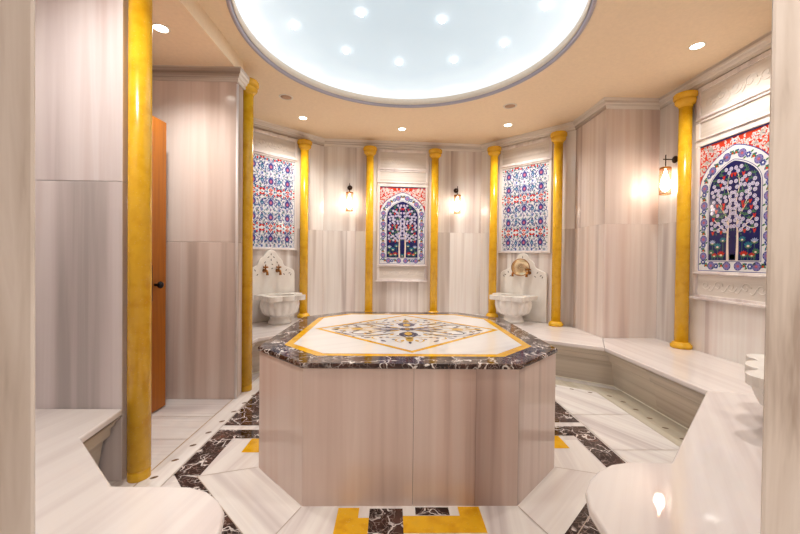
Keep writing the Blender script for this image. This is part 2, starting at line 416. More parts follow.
P.poly([(-.345, -.862), (-.245, -.862), (-.245, -.93), (-.195, -.93), (-.195, -1.2), (-.345, -1.2)], Y, 3)
P.poly([(.228, -.855), (.331, -.855), (.331, -1.025), (-.038, -1.025), (-.038, -.918), (.228, -.918)], Y, 3)
P.mb.build('yellow_marble_inlay', None, floor, fix=False)

# drain covers along the benches: marble strip pierced by oval holes
def drain(name, label, path, inner, holes, m):
    t = thing(name, label, 'drain cover', (path[0][0], path[0][1], 0))
    loc = lambda pts: [(x-path[0][0], y-path[0][1]) for x, y in pts]
    pb = MB(); pb.prism(loc(path+inner[::-1]), .0008, .0024, m); pb.build('cover_strip', m, t)
    for hx, hy, a in holes:
        h = MB(); h.prism([(hx-path[0][0]+.02*cos(q)*cos(a)-.011*sin(q)*sin(a), hy-path[0][1]+.02*cos(q)*sin(a)+.011*sin(q)*cos(a)) for q in [2*pi*i/16 for i in range(16)]], .0024, .0030, M['hole'])
        h.build('drain_hole', M['hole'], t)
drain('drain_cover', 'white marble drain strip with oval holes beside the wooden door bay', [(-1.425, -.82), (-1.425, .95)], [(-1.295, -.82), (-1.295, .92)],
      [(-1.375+.012*i, -.62+.17*i, R(35)) for i in range(9)], M['floor_b'])
drain('drain_cover', 'grey-white marble drain strip with oval holes along the right bench base', [(2.02, -.25), (2.02, .71), (.62, 1.66)], [(1.77, -.5), (1.77, .68), (.56, 1.52)],
      [(1.875, -.35+.16*i, R(-30)) for i in range(6)]+[(1.832-.125*i, .58+.085*i, R(-35)) for i in range(9)], M['strip'])

# ------------------------------------------------------------------ benches
RP = [(.004, ZB-.036), (.008, ZB-.046), (.030, ZB-.052), (.036, ZB-.062), (.040, ZB-.085), (.060, ZB-.092), (.064, ZB-.135), (.068, ZB-.145), (.092, ZB-.150), (.096, ZB-.158), (.135, 0)]
def seat(parent, pts, m, holes=None):
    o = MB(); o.cur = rnd.random(); o.prism(pts, ZB-.036, ZB, m); return o.build('seat_slab', m, parent, bevel=.009, seg=3)
g = .0012
tr = [(.97, -1.16), (.86, -1.158), (.78, -1.175), (.71, -1.215), (.64, -1.275), (.59, -1.34), (.56, -1.42), (.548, -1.52), (.545, -1.62), (.545, -2.0)]
bench = thing('marble_bench', 'long white marble bench running round back and right walls', 'bench')
seat(bench, [(1.89, -.35+g), (1.89, .76), (2.12, 1.19), (2.69, 1.19), (2.69, -.61+g)], M['bench_b'])
seat(bench, [(1.89-g, .76+g), (.55+g, 1.72), (1.2+g, 2.80), (2.12-g, 1.82), (2.12-g, 1.19+g)], M['bench_d'])
seat(bench, [(.55-g, 1.72), (-.78+g, 1.72), (-1.1+g, 2.65), (1.2-g, 2.80)], M['bench_a'])
seat(bench, [(-.78-g, 1.72), (-1.44, 1.06), (-1.455, .94), (-2.69, .94), (-2.69, 1.06), (-1.1-g, 2.65)], M['bench_c'])
seat(bench, [(1.89, -.35-g), (1.036, -1.16)]+tr+[(1.30, -2.0), (2.69, -.61-g)], M['bench_e'])
edge = [(-2.69, .94), (-1.455, .94), (-1.44, 1.06), (-.78, 1.72), (.55, 1.72), (1.42, 1.10), (1.89, .76), (1.89, .25), (1.89, -.35), (1.036, -1.16)]+tr
# the room is to the right of the path, the wall side to its left
MB().sweep(edge, RP, False, M['riser'], capends=False).build('riser', M['riser'], bench)
MB().sweep(edge, [(.126, .001), (.126, .008), (.135, .010)], False, M['silicone'], capends=False).build('sealant_bead', M['silicone'], bench)
tl = [(-.88, -1.309), (-.80, -1.315), (-.73, -1.34), (-.67, -1.385), (-.625, -1.44), (-.60, -1.52), (-.592, -1.62), (-.592, -2.0)]
bl = thing('marble_bench', 'white marble bench at front left ending in a rounded tongue', 'bench')
seat(bl, [(-1.52, -.652), (-1.475, -.966), (-1.077, -1.309)]+tl+[(-1.15, -2.0), (-2.5, -.652)], M['bench_f'])
le = [(-1.515, -.652), (-1.475, -.966), (-1.077, -1.309)]+tl
MB().sweep(le[::-1], RP, False, M['riser'], capends=False).build('riser', M['riser'], bl)

# ------------------------------------------------------------------ heated platform in the middle
def octa(s, a): return [(-a, -s), (a, -s), (s, -a), (s, a), (a, s), (-a, s), (-s, a), (-s, -a)]
ps = thing('massage_platform', 'large octagonal marble platform with inlaid top in mid room', 'platform')
mb = MB(); oc = octa(.8485, .523)
for i in range(8):
    a, b = oc[i], oc[(i+1) % 8]
    cuts = [0, .51, .8, 1] if i == 0 else ([0, .5, 1] if i % 2 == 0 else [0, 1])
    for c0, c1 in zip(cuts, cuts[1:]):
        mb.cur = rnd.random(); q = .0008
        pa = (a[0]+(b[0]-a[0])*(c0+q), a[1]+(b[1]-a[1])*(c0+q)); pb = (a[0]+(b[0]-a[0])*(c1-q), a[1]+(b[1]-a[1])*(c1-q))
        mb.prism([pa, pb, (pb[0]*.95, pb[1]*.95), (pa[0]*.95, pa[1]*.95)], 0, .668, M['body'])
mb.build('body', M['body'], ps)
ST = .694
mb = MB(); mb.prism(octa(.858, .530), .668, ST, M['dark']); slab = mb.build('top_slab', M['dark'], ps, bevel=.009, seg=3)
P = Paint(lambda u, v, h: (u, v, ST+h), .0004)
P.poly(octa(.720, .487), M['yellow_inlay'], 1); P.mb.build('yellow_octagon_band', None, ps, fix=False)
P = Paint(lambda u, v, h: (u, v, ST+h), .0004)
P.poly(octa(.672, .462), M['field'], 2); P.mb.build('white_field', None, ps, fix=False)
P = Paint(lambda u, v, h: (u+.012, v, ST+h), .0004)
dm = [(.66, 0), (0, .655), (-.66, 0), (0, -.655)]
for i in range(4):
    a, b = dm[i], dm[(i+1) % 4]
    a2, b2 = (a[0]*.93, a[1]*.93), (b[0]*.93, b[1]*.93)
    P.poly([a, b, b2, a2], M['yellow_inlay'], 3)
P.mb.build('yellow_diamond_band', None, ps, fix=False)
P = Paint(lambda u, v, h: (u+.012, v, ST+h), .0004)
O, G, S_ = M['ochre'], M['grey_inlay'], M['slate']
def q4(fn, kind, *a):
    for sx in (1, -1):
        for sy in (1, -1):
            T = lambda p: (p[0]*sx, p[1]*sy)
            if kind == 's': P.stroke([T(p) for p in a[0]], a[1], a[2], a[3])
            elif kind == 'e': P.ell(T(a[0]), a[1], a[2], a[3], a[4], n=10)
            elif kind == 'l': P.leaf(T(a[0]), a[1], a[2], atan2(sin(a[3])*sy, cos(a[3])*sx), a[4], a[5])
tw = lambda n, w: [w*(.35+.65*sin(pi*i/n)) for i in range(n+1)]
# long grey scrolls spreading sideways from the centre
q4(0, 's', bez((.02, .02), (.16, .03), (.24, .13)), tw(8, .022), G, 4)
q4(0, 's', bez((.24, .13), (.30, .20), (.37, .16)), tw(8, .03), G, 4)
q4(0, 's', bez((.37, .16), (.40, .10), (.34, .08)), tw(8, .014), S_, 4)
q4(0, 's', bez((.10, .12), (.20, .26), (.34, .22)), tw(8, .02), S_, 4)
q4(0, 's', bez((.34, .22), (.42, .20), (.45, .13)), tw(8, .016), G, 4)
q4(0, 's', bez((.02, .10), (.08, .18), (.02, .26)), tw(8, .03), S_, 4)
q4(0, 's', bez((.02, .26), (.14, .30), (.22, .24)), tw(8, .012), O, 4)
q4(0, 's', bez((.22, .24), (.26, .30), (.20, .33)), tw(8, .012), O, 4)
q4(0, 's', bez((.05, .02), (.10, .10), (.20, .06)), tw(8, .03), O, 4)
q4(0, 's', bez((.30, .02), (.36, .06), (.46, .04)), tw(8, .018), O, 4)
q4(0, 's', bez((.12, .20), (.20, .16), (.26, .20)), tw(8, .018), O, 4)
q4(0, 's', bez((.06, .30), (.12, .36), (.05, .42)), tw(8, .012), O, 4)
q4(0, 's', bez((.37, .16), (.46, .17), (.50, .09)), tw(8, .014), G, 4)
q4(0, 's', bez((.18, .02), (.24, .08), (.36, .03)), tw(8, .016), O, 4)
q4(0, 's', bez((.45, .13), (.42, .06), (.52, .05)), tw(8, .010), O, 4)
for (x, y) in ((.14, .27), (.10, .33), (.18, .29), (.30, .25), (.26, .09), (.44, .06), (.50, .03), (.39, .12), (.16, .13), (.07, .22), (.36, .25), (.29, .17)):
    q4(0, 'e', (x, y), .012, .012, O if (x+y)*100 % 2 < 1 else G, 5)
for (x, y, a) in ((.10, .16, 1.2), (.22, .10, .3), (.30, .13, 2.4), (.42, .10, -.5), (.18, .35, 2.2), (.33, .05, .4), (.12, .05, .9), (.24, .27, .5), (.04, .34, 1.4), (.48, .02, .3)):
    q4(0, 'l', (x, y), .06, .024, a, O if int(x*100) % 3 else G, 5)
for s in (1, -1):   # palmettes on the two axes
    P.leaf((0, s*.08), .17, .09, s*pi/2, S_, 5); P.leaf((0, s*.10), .12, .055, s*pi/2, O, 6)
    P.leaf((0, s*.28), .12, .05, s*pi/2, O, 5); P.ell((0, s*.29), .03, .03, O, 5); P.leaf((0, s*.40), .05, .02, s*pi/2, S_, 6)
    P.leaf((s*.06, 0), .20, .06, 0 if s > 0 else pi, G, 5); P.leaf((s*.08, 0), .12, .03, 0 if s > 0 else pi, M['frame'], 6)
    P.ell((s*.36, 0), .045, .03, O, 5); P.leaf((s*.40, 0), .15, .035, 0 if s > 0 else pi, O, 5)
P.flower((0, 0), .06, 8, G, O, 5)
P.mb.build('arabesque_inlay', None, ps, fix=False)

# ------------------------------------------------------------------ columns
def column(z0, z1, label, cat='column', group=None, base=True):
    t = thing('marble_column', label, cat, group=group)
    h = z1-z0; ct = h-.13
    MB().lathe([(.055, .055), (.054, h*.5), (.053, ct)], 28, m=M['yellow']).build('shaft', M['yellow'], t)
    cp = MB().lathe([(.053, ct), (.056, ct+.002), (.058, ct+.010), (.056, ct+.018), (.066, ct+.022), (.083, ct+.040), (.088, ct+.056), (.084, ct+.070), (.078, ct+.074), (.095, ct+.080), (.0975, ct+.088), (.0975, ct+.118), (.090, h-.001)], 28, m=M['yellow'])
    cp.build('capital', M['yellow'], t)
    if base: MB().lathe([(.078, 0), (.086, .006), (.086, .032), (.076, .038), (.074, .046), (.066, .056), (.052, .062)], 28, m=M['yellow']).build('base', M['yellow'], t)
    else: MB().lathe([(.054, 0), (.0545, .01), (.054, .035), (.052, .056)], 28, m=M['yellow']).build('base', M['yellow'], t)
    return t
GB = 'yellow marble columns standing on the bench'
c0 = column(ZB, 2.768, 'yellow column left of the central arched tile panel on back wall', group=GB)
c0.location = (-.435, 2.578, ZB)
for x, y, lb in ((.495, 2.652, 'yellow column right of the central arched tile panel on back wall'),
                 (-1.300, 2.345, 'yellow column between the left basin and the back left wall lantern'),
                 (1.305, 2.495, 'yellow column between back right wall lantern and the right back basin'),
                 (1.925, 1.865, 'yellow column right of the patterned tile panel, before the pier'),
                 (2.622, .77, 'yellow column by the right wall lantern, left of large arched tile panel'),
                 (2.622, -.16, 'yellow column right of the large arched tile panel, behind doorway edge')):
    copy_tree(c0, (x, y, ZB), 0, lb, GB)
c1 = column(0, 2.768, 'tall yellow column rising from the floor at the pier behind platform', group='yellow marble columns standing on the floor', base=False)
c1.location = (-1.412, .695, 0)
copy_tree(c1, (-1.458, -.615, 0), 0, 'nearest yellow column, left of the wooden door, standing on the floor', 'yellow marble columns standing on the floor')

# ------------------------------------------------------------------ tile panels
def plane(y0): return lambda u, v, h: (u, y0-h, v)
def frame_mesh(w, openings, z0, z1, y=-.022, t=.022):
    """flat marble board with rectangular openings stacked in z"""
    mb = MB(); zs = [z0]; iw = w-.04
    prev = z0
    for (a, b) in openings:
        mb.cur = rnd.random(); mb.box(-w, w, -t, 0, prev, a, M['frame'])
        for s in (-1, 1): mb.box(min(s*iw, s*w), max(s*iw, s*w), -t, 0, a, b, M['frame'])
        prev = b
    mb.box(-w, w, -t, 0, prev, z1, M['frame'])
    return mb
def relief_panel(t, w, z0, z1):
    mb = MB(); mb.cur = rnd.random(); mb.box(-w, w, -.010, -.002, z0, z1, M['relief'])
    h = (z1-z0)
    if h > .15:
        for k in range(-2, 3):
            cx = k*w*.37; s = 1 if k % 2 else -1
            for r0, a0 in ((h*.26, 0), (h*.16, pi)):
                mb.tube([(x, -.0105, z) for x, z in arc((cx, (z0+z1)/2), r0, a0, a0+s*4.2, 14, .45)], .004, M['relief'], 6)
            mb.tube([(x, -.0105, z) for x, z in bez((cx+h*.2, z0+h*.3), (cx+w*.18, z0+h*.1), (cx+w*.28, z0+h*.55))], .0035, M['relief'], 6)
    mb.build('relief_panel', M['relief'], t)
def moulding(t, w, z, h=.012, d=.034):
    MB().box(-w, w, -d, -.018, z-h/2, z+h/2, M['frame']).build('moulding', M['frame'], t, bevel=.003)

def arch_pts(hw, z0, zs, za, n=12):
    pts = [(-hw, z0), (hw, z0), (hw, zs)]
    H = za-zs
    for i in range(1, n):
        q = sin(i/n*pi/2); pts.append((hw*(1-q**2.2)**.78, zs+H*q))
    pts.append((0, za))
    pts += [(-x, z) for x, z in pts[2:-1][::-1]]
    return pts

def tree_panel(t, seed):
    r = random.Random(seed)
    P = Paint(plane(-.006)); W, Rr, Bl, Nv, Li, Gr, Te, Sk = [M[k] for k in ('t_white', 't_red', 't_blue', 't_navy', 't_lilac', 't_green', 't_teal', 't_sky')]
    w, H = .335, 1.12; z0 = 1.12
    T = lambda p: (p[0], p[1]+z0)
    def po(pts, m, L): P.poly([T(p) for p in pts], m, L)
    po([(-w, 0), (w, 0), (w, H), (-w, H)], W, 0)
    # red spandrels with white arabesques
    po([(-w, .70), (w, .70), (w, H), (-w, H)], Rr, 1)
    po([(-w, H-.012), (w, H-.012), (w, H), (-w, H)], Bl, 2)
    outer = arch_pts(.333, 0, .72, 1.045); band = arch_pts(.322, .012, .72, 1.03); inner = arch_pts(.237, .085, .69, .925); navy = arch_pts(.226, .095, .69, .91)
    def inside(x, v):  # above the outer arch?
        if v < .72: return False
        q = min(1, max(0, (v-.72)/.325)); return abs(x) > .333*max(0, 1-q**2.2)**.78+.012
    for _ in range(330):
        x = r.uniform(.02, w-.012); v = r.uniform(.74, H-.024)
        if not inside(x, v): continue
        a = r.uniform(0, 6.28); L = r.uniform(.02, .04)
        for s in (1, -1):
            path = [(s*px, pv) for px, pv in arc((x, v), L*.5, a, a+3.6, 6, .4) if abs(px) < w-.004 and pv < H-.016]
            if len(path) > 2: P.stroke([T(p) for p in path], .0065, W, 2)
            P.ell(T((s*x, v)), .006, .004, M['t_cream'], 3, a, 6)
    P.flower(T((0, 1.075)), .022, 6, W, Bl, 3)
    po(outer, Bl, 3); po(arch_pts(.326, .006, .72, 1.037), W, 4)
    # border garland
    pathc = []
    mid = arch_pts(.280, .05, .70, .975, 24)
    mid = [p for p in mid[1:]] + [mid[0]]
    per = []
    for a, b in zip(mid, mid[1:]+mid[:1]):
        d = sqrt((a[0]-b[0])**2+(a[1]-b[1])**2); k = max(1, int(d/.004))
        for i in range(k): per.append((a[0]+(b[0]-a[0])*i/k, a[1]+(b[1]-a[1])*i/k))
    half = [p for p in per if p[0] >= 0]; half.sort(key=lambda p: 0)
    # walk right half from bottom centre round to the apex
    bottom = [(x/100, .048) for x in range(1, 28)]; side = [(.280, v/100) for v in range(6, 70)]
    top = [p for p in arch_pts(.280, .05, .70, .975, 40) if p[0] > 0 and p[1] > .70]
    walk = bottom+side+top; dist = 0; last = walk[0]; nxt = .035; k = 0
    for p in walk:
        dist += sqrt((p[0]-last[0])**2+(p[1]-last[1])**2); last = p
        if dist >= nxt:
            for s in (1, -1):
                c = T((s*p[0], p[1]))
                if k % 3 == 0: P.flower(c, .033, 8, Li, M['t_pink'], 5, 0, Bl)
                elif k % 3 == 1:
                    P.leaf((c[0]-.02, c[1]-.012), .05, .022, .9, Te if k % 2 else Gr, 5); P.leaf((c[0]+.022, c[1]-.012), .05, .02, 2.3, Gr, 6)
                    P.ell(c, .009, .009, Rr, 7, n=8); P.ell((c[0]+.018*s, c[1]+.018), .008, .008, Bl, 6, n=7)
                else:
                    P.flower(c, .024, 6, Bl, W, 5, 0, Sk); P.leaf((c[0]+.018, c[1]+.01), .03, .014, .6, Gr, 6); P.leaf((c[0]-.018, c[1]-.01), .03, .014, 3.6, Gr, 6)
            k += 1; nxt = dist+.047
    po(inner, Bl, 8); po(arch_pts(.233, .089, .69, .92), W, 9); po(navy, Nv, 10)
    hw_at = lambda v: .214 if v < .69 else .214*max(0, 1-(max(0, v-.69)/.21)**2.2)**.78 if v < .9 else 0
    # two trees
    tr_ = M['t_cream']
    br = [bez((.040, .095), (.05, .30), (.035, .42)), bez((.037, .36), (.05, .48), (.13, .56)), bez((.04, .32), (.12, .38), (.17, .44)),
          bez((.035, .42), (.01, .55), (.05, .68)), bez((.08, .50), (.14, .60), (.13, .70)), bez((.05, .68), (.06, .76), (.02, .84)), bez((.10, .38), (.17, .33), (.195, .36))]
    bw = [.024, .014, .014, .012, .009, .008, .008]
    for b_, w_ in zip(br, bw):
        for s in (1, -1): P.stroke([T((s*x, v)) for x, v in b_], [w_*(1-.5*i/8) for i in range(9)], tr_, 11)
    used = []
    def ok(x, v, d): return all((x-a)**2+(v-b)**2 > d*d for a, b in used)
    for _ in range(1800):
        x = r.uniform(.012, .205); v = r.uniform(.33, .87)
        if x > hw_at(v)-.015 or not ok(x, v, .030) or (x < .05 and v < .36): continue
        used.append((x, v)); kk = r.random()*(.63 if x < .05 and v < .7 else 1)
        for s in (1, -1):
            c = T((s*x, v))
            if kk < .64:
                P.ell(c, .0165, .0165, M['t_pale'], 12, n=10); P.ell(c, .011, .011, Li, 13, n=8); P.ell(c, .006, .006, W, 14, n=6)
            elif kk < .84:
                for da in (-.35, .35): P.leaf((c[0], c[1]-.014), .032, .012, pi/2+da, M['t_tred'], 12)
                P.ell((c[0], c[1]-.012), .008, .007, M['t_tred'], 13, n=8)
            else:
                for da in (.4, 1.5, 2.6): P.leaf((c[0], c[1]-.01), .026, .009, da, Gr, 12)
    for _ in range(90):
        x = r.uniform(.01, .21); v = r.uniform(.30, .88)
        if x > hw_at(v)-.02: continue
        a = r.uniform(0, 6.28)
        for s in (1, -1): P.leaf(T((s*x, v)), .02, .007, a if s > 0 else pi-a, Gr, 11)
    # flowers at the foot
    for x, v, m_, q in ((.10, .15, M['t_tred'], .030), (.165, .14, M['t_tred'], .022), (.135, .22, Te, .03), (.185, .25, M['t_sky'], .026), (.085, .27, Te, .024), (.0, .13, Te, .026), (.195, .17, Gr, .024)):
        for s in (1, -1):
            c = T((s*x, v))
            for da in (-.9, -.45, 0, .45, .9): P.leaf((c[0], c[1]-q*.6), q*1.5, q*.5, pi/2+da, m_, 12)
            P.ell((c[0], c[1]-q*.4), q*.4, q*.3, M['t_cream'], 13, n=8)
            P.stroke([(c[0], c[1]-q*.5), (c[0]*.97, z0+.1)], .004, Gr, 11)
            for da in (.5, 2.6): P.leaf((c[0], c[1]-q), .035, .012, da, Gr, 12)
    P.mb.build('tile_picture', None, t, fix=False)

def pattern_panel(t):
    P = Paint(plane(-.006)); W, Rr, Bl, Nv, Li, Gr, Te, Sk, Pk, Pu = [M[k] for k in ('t_white', 't_red', 't_blue', 't_navy', 't_lilac', 't_green', 't_teal', 't_sky', 't_pink', 't_purple')]
    w, z0, z1 = .335, 1.32, 2.47
    P.poly([(-w, z0), (w, z0), (w, z1), (-w, z1)], W, 0)
    cl = lambda p: abs(p[0]) < w-.004 and z0+.004 < p[1] < z1-.004
    r = random.Random(11)
    for _ in range(520):
        x, v, a_, m_ = r.uniform(.012, .335), r.uniform(z0+.02, z1-.02), r.uniform(0, 6.28), r.choice((Bl, Te, Li, Bl, Pu, Gr))
        if x > w-.03: continue
        for s_ in (1, -1): P.leaf((s_*x, v), .024, .012, a_ if s_ > 0 else pi-a_, m_, 1)
    def fit(c, q): return abs(c[0]) < w-q and z0+q < c[1] < z1-q
    def st(path, wd, m, L):
        path = [p for p in path if cl(p)]
        if len(path) > 1: P.stroke(path, wd, m, L)
    def medal(c, s=1., a=Pu, b=Pk):
        s = s*1.18
        if not fit(c, .03*s): return
        P.ell(c, .034*s, .042*s, Sk, 2); P.ell(c, .029*s, .036*s, Bl, 3); P.ell(c, .022*s, .027*s, a, 4); P.ell((c[0], c[1]-.004), .013*s, .016*s, b, 5, n=9)
        P.leaf((c[0], c[1]+.03*s), .022*s, .014*s, pi/2, Bl, 4)
        for q in range(8):
            aa = q*pi/4+.4; e = (c[0]+.044*s*cos(aa), c[1]+.052*s*sin(aa))
            if fit(e, .008): P.ell(e, .006*s, .006*s, Bl if q % 2 else Te, 3, n=6)
    cellw, cellh = .230, .455
    for r_ in range(-1, 4):
        ye = 2.255-r_*cellh                    # eye row (centre of a pair of medallions)
        for c_ in range(-2, 3):
            x = c_*cellw
            for sy in (1, -1):
                medal((x, ye+sy*.093)); medal((x+cellw/2, ye+sy*.085), .62, Te, Sk)
            for sx in (1, -1):
                e = (x+sx*.052, ye)
                if fit(e, .02):
                    P.ell(e, .020, .015, Bl, 2); P.ell(e, .0165, .0115, W, 3); P.ell(e, .010, .009, Te, 4, n=8)
                st(arc((x+sx*.055, ye), .040, -2.6, 2.6, 14), .0045, Sk, 1); st(arc((x+sx*.055, ye), .052, -.9, .9, 8), .005, Bl, 1)
                for sy in (1, -1):
                    st(bez((x+sx*.02, ye+sy*.14), (x+sx*.07, ye+sy*.13), (x+sx*.075, ye+sy*.06)), .005, Bl, 1)
                    st(bez((x+sx*.115, ye+sy*.13), (x+sx*.08, ye+sy*.16), (x+sx*.05, ye+sy*.15)), .004, Te, 1)
            for sx in (1, -1):
                for sy in (1, -1):
                    for (dx, dy, a_, m_, l_) in ((.055, .045, .8, Bl, .034), (.085, .035, 2.2, Te, .030), (.045, .15, 2.4, Bl, .032), (.075, .165, .5, Gr, .03), (.09, .12, 1.9, Bl, .028), (.02, .17, 1.2, Te, .028), (.10, .18, 2.7, Bl, .03), (.062, .095, 1.4, Pu, .026), (.03, .045, 2.6, Te, .024)):
                        f = (x+sx*dx, ye+sy*dy)
                        if fit(f, .03): P.leaf(f, l_, .013, atan2(sin(a_)*sy, cos(a_)*sx), m_, 2)
                    st(bez((x+sx*.115, ye+sy*.03), (x+sx*.09, ye+sy*.07), (x+sx*.115, ye+sy*.13)), .006, Bl, 1)
                    st(bez((x, ye+sy*.15), (x+sx*.03, ye+sy*.175), (x+sx*.06, ye+sy*.20)), .006, Bl, 1)
            if fit((x, ye), .012): P.flower((x, ye), .014, 5, Bl, Pk, 2)
            if fit((x+cellw/2, ye), .02): P.ell((x+cellw/2, ye), .016, .022, Sk, 2); P.ell((x+cellw/2, ye), .009, .013, Bl, 3, n=8)
            yr = ye-cellh/2                      # red row
            for sx in (1, -1):
                e = (x+sx*.052, yr)
                if fit(e, .016): P.ell(e, .016, .016, Sk, 2, n=10); P.ell(e, .010, .010, Te, 3, n=8)
                for q in range(6):
                    aa = q*pi/3+pi/6; f = (e[0]+.030*cos(aa), e[1]+.034*sin(aa))
                    if fit(f, .014): P.leaf(f, .030, .022, aa, Rr, 3)
                for sy in (1, -1):
                    f = (x+sx*.10, yr+sy*.03)
                    if fit(f, .012): P.ell(f, .017, .012, Rr, 3, sx*sy*.7, 8); P.leaf(f, .02, .008, sy*1.2, Nv, 2)
                    st(bez((x, yr+sy*.055), (x+sx*.05, yr+sy*.065), (x+sx*.105, yr+sy*.055)), .0045, Bl, 1)
            if fit((x, yr), .012): P.ell((x, yr), .008, .012, Rr, 3, n=8)
            for sy in (1, -1):
                f = (x, yr+sy*.045)
                if fit(f, .012): P.flower(f, .010, 5, Rr, Bl, 3)
    P.mb.build('tile_pattern', None, t, fix=False)

def framed_arch(label, loc, rz, seed):
    t = thing('tile_panel', label, 'tile panel', loc, rz)
    frame_mesh(.372, [(.905, 1.085), (1.12, 2.24), (2.31, 2.455), (2.51, 2.735)], .87, HC-.116).build('frame', M['frame'], t, bevel=.003)
    tree_panel(t, seed); relief_panel(t, .332, .905, 1.085-.001); relief_panel(t, .332, 2.31, 2.455); relief_panel(t, .332, 2.51, 2.735)
    moulding(t, .385, .872, .02, .045); moulding(t, .365, 1.098); moulding(t, .365, 2.485); moulding(t, .365, 2.298, .010); 
    return t
def framed_pattern(label, loc, rz):
    t = thing('tile_panel', label, 'tile panel', loc, rz)
    frame_mesh(.372, [(1.32, 2.47), (2.53, 2.735)], 1.295, HC-.116).build('frame', M['frame'], t, bevel=.003)
    pattern_panel(t); relief_panel(t, .332, 2.53, 2.735); moulding(t, .365, 2.495)
    return t
off = .001
th = atan2(.15, 2.3)
framed_arch('arched tile panel with flowering trees, centred on the back wall', (.035+.001*sin(th), 2.722-off, 0), th, 3)
framed_arch('large arched flowering tree tile panel on the right wall near doorway', (2.69-off, .332, 0), -pi/2, 3)
pr = Vector((1.20, 2.80, 0)); dr = (Vector((2.12, 1.82, 0))-pr); angR = atan2(dr.y, dr.x); dr.normalize()
cR = pr+dr*(((Vector((1.66, 2.29, 0))-pr).dot(dr)))
framed_pattern('blue and red repeating floral tile panel above the right back basin', tuple(cR+Vector((sin(angR), -cos(angR), 0))*off), angR)
pl = Vector((-2.69, 1.06, 0)); dl = Vector((1, 1, 0)).normalized()
cL = pl+dl*((Vector((-1.66, 2.08, 0))-pl).dot(dl))
framed_pattern('blue and red repeating floral tile panel above the left basin', tuple(cL+Vector((sin(pi/4), -cos(pi/4), 0))*off), pi/4)

# ------------------------------------------------------------------ basins
def basin(label, loc, rz, tray=1, kx=1., kz=1.12):
    """local: wall behind at +y, front towards -y"""
    t = thing('marble_basin', label, 'basin', loc, rz, 'carved marble basins on the bench')
    MB().lathe([(.138, 0), (.140, .02), (.130, .03), (.116, .055), (.118, .075), (.13, .085)], 32, m=M['white']).build('foot', M['white'], t)
    fl_ = lambda a, z: 1-.075*abs(cos(a*8))**4 if z < .262 else 1
    bw = MB(); n = 128
    bw.lathe([(.125, .082), (.175, .096), (.212, .125), (.226, .165), (.236, .205), (.232, .24), (.222, .262), (.19, .27)], n, m=M['white'], flute=fl_, cap=False)
    bw.lathe([(.19, .27), (.17, .20), (.12, .15), (.0005, .135)], n, m=M['white'], cap=False)
    bw.build('bowl', M['white'], t)
    # lobed rim with an open middle and a small side tray
    out = []
    def lobe(cx, cy, rx, ry, a0, a1, k=9): out.extend([(cx+rx*cos(a0+(a1-a0)*i/k), cy+ry*sin(a0+(a1-a0)*i/k)) for i in range(k+1)])
    lobe(.19, -.07, .055, .075, R(60), R(-50)); lobe(.165, -.178, .072, .072, R(25), R(-140)); lobe(0, -.185, .086, .068, R(-25), R(-155)); lobe(-.165, -.178, .072, .072, R(-40), R(-205)); lobe(-.19, -.07, .055, .075, R(230), R(120))
    if tray > 0: out += [(-.245, .06), (-.245, .17)]; out = out+[(.33, .17), (.33, .03), (.24, .03)]
    elif tray < 0: out += [(-.24, .03), (-.33, .03), (-.33, .17), (.245, .17), (.245, .06)]
    else: out += [(-.245, .06), (-.245, .17), (.245, .17), (.245, .06)]
    inn = [(.165*cos(2*pi*i/40), -.02+.15*sin(2*pi*i/40)) for i in range(40)]
    rb = MB()
    import mathutils
    def ringtris(z, flip):
        vs = [Vector((x, y, 0)) for x, y in out]; vi = [Vector((x, y, 0)) for x, y in inn]
        tri = mathutils.geometry.tessellate_polygon([vs, vi])
        V = [rb.bm.verts.new((x, y, z)) for x, y in out+inn]
        for a in tri: rb.face([V[a[0]], V[a[1]], V[a[2]]], M['white'])
        return V
    lo = ringtris(.262, True); hi = ringtris(.312, False); n0 = len(out)
    for i in range(n0): rb.face([lo[i], lo[(i+1) % n0], hi[(i+1) % n0], hi[i]], M['white'])
    for i in range(len(inn)):
        j = (i+1) % len(inn); rb.face([lo[n0+i], lo[n0+j], hi[n0+j], hi[n0+i]], M['white'])
    bmesh.ops.remove_doubles(rb.bm, verts=rb.bm.verts, dist=.0005)
    rb.build('rim', M['white'], t, bevel=.010, seg=3)
    for ch in t.children: ch.data.transform(Matrix.Diagonal((kx, kx, kz, 1)))
    return t
nL = Vector((1, -1, 0)).normalized(); nR = Vector((sin(angR), -cos(angR), 0))
bL = cL+nL*.250+dl*.005; bR = cR+nR*.250-dr*.005
basin('white carved basin on bench beneath the left patterned tile panel', (bL.x, bL.y, ZB), pi/4, 1)
basin('white carved basin on bench beneath the right patterned tile panel', (bR.x, bR.y, ZB), angR, -1)
basin('lobed white basin at the right edge of photo, beside the doorway', (1.925, -1.024, ZB), R(-135), 0, 1.3, .97)

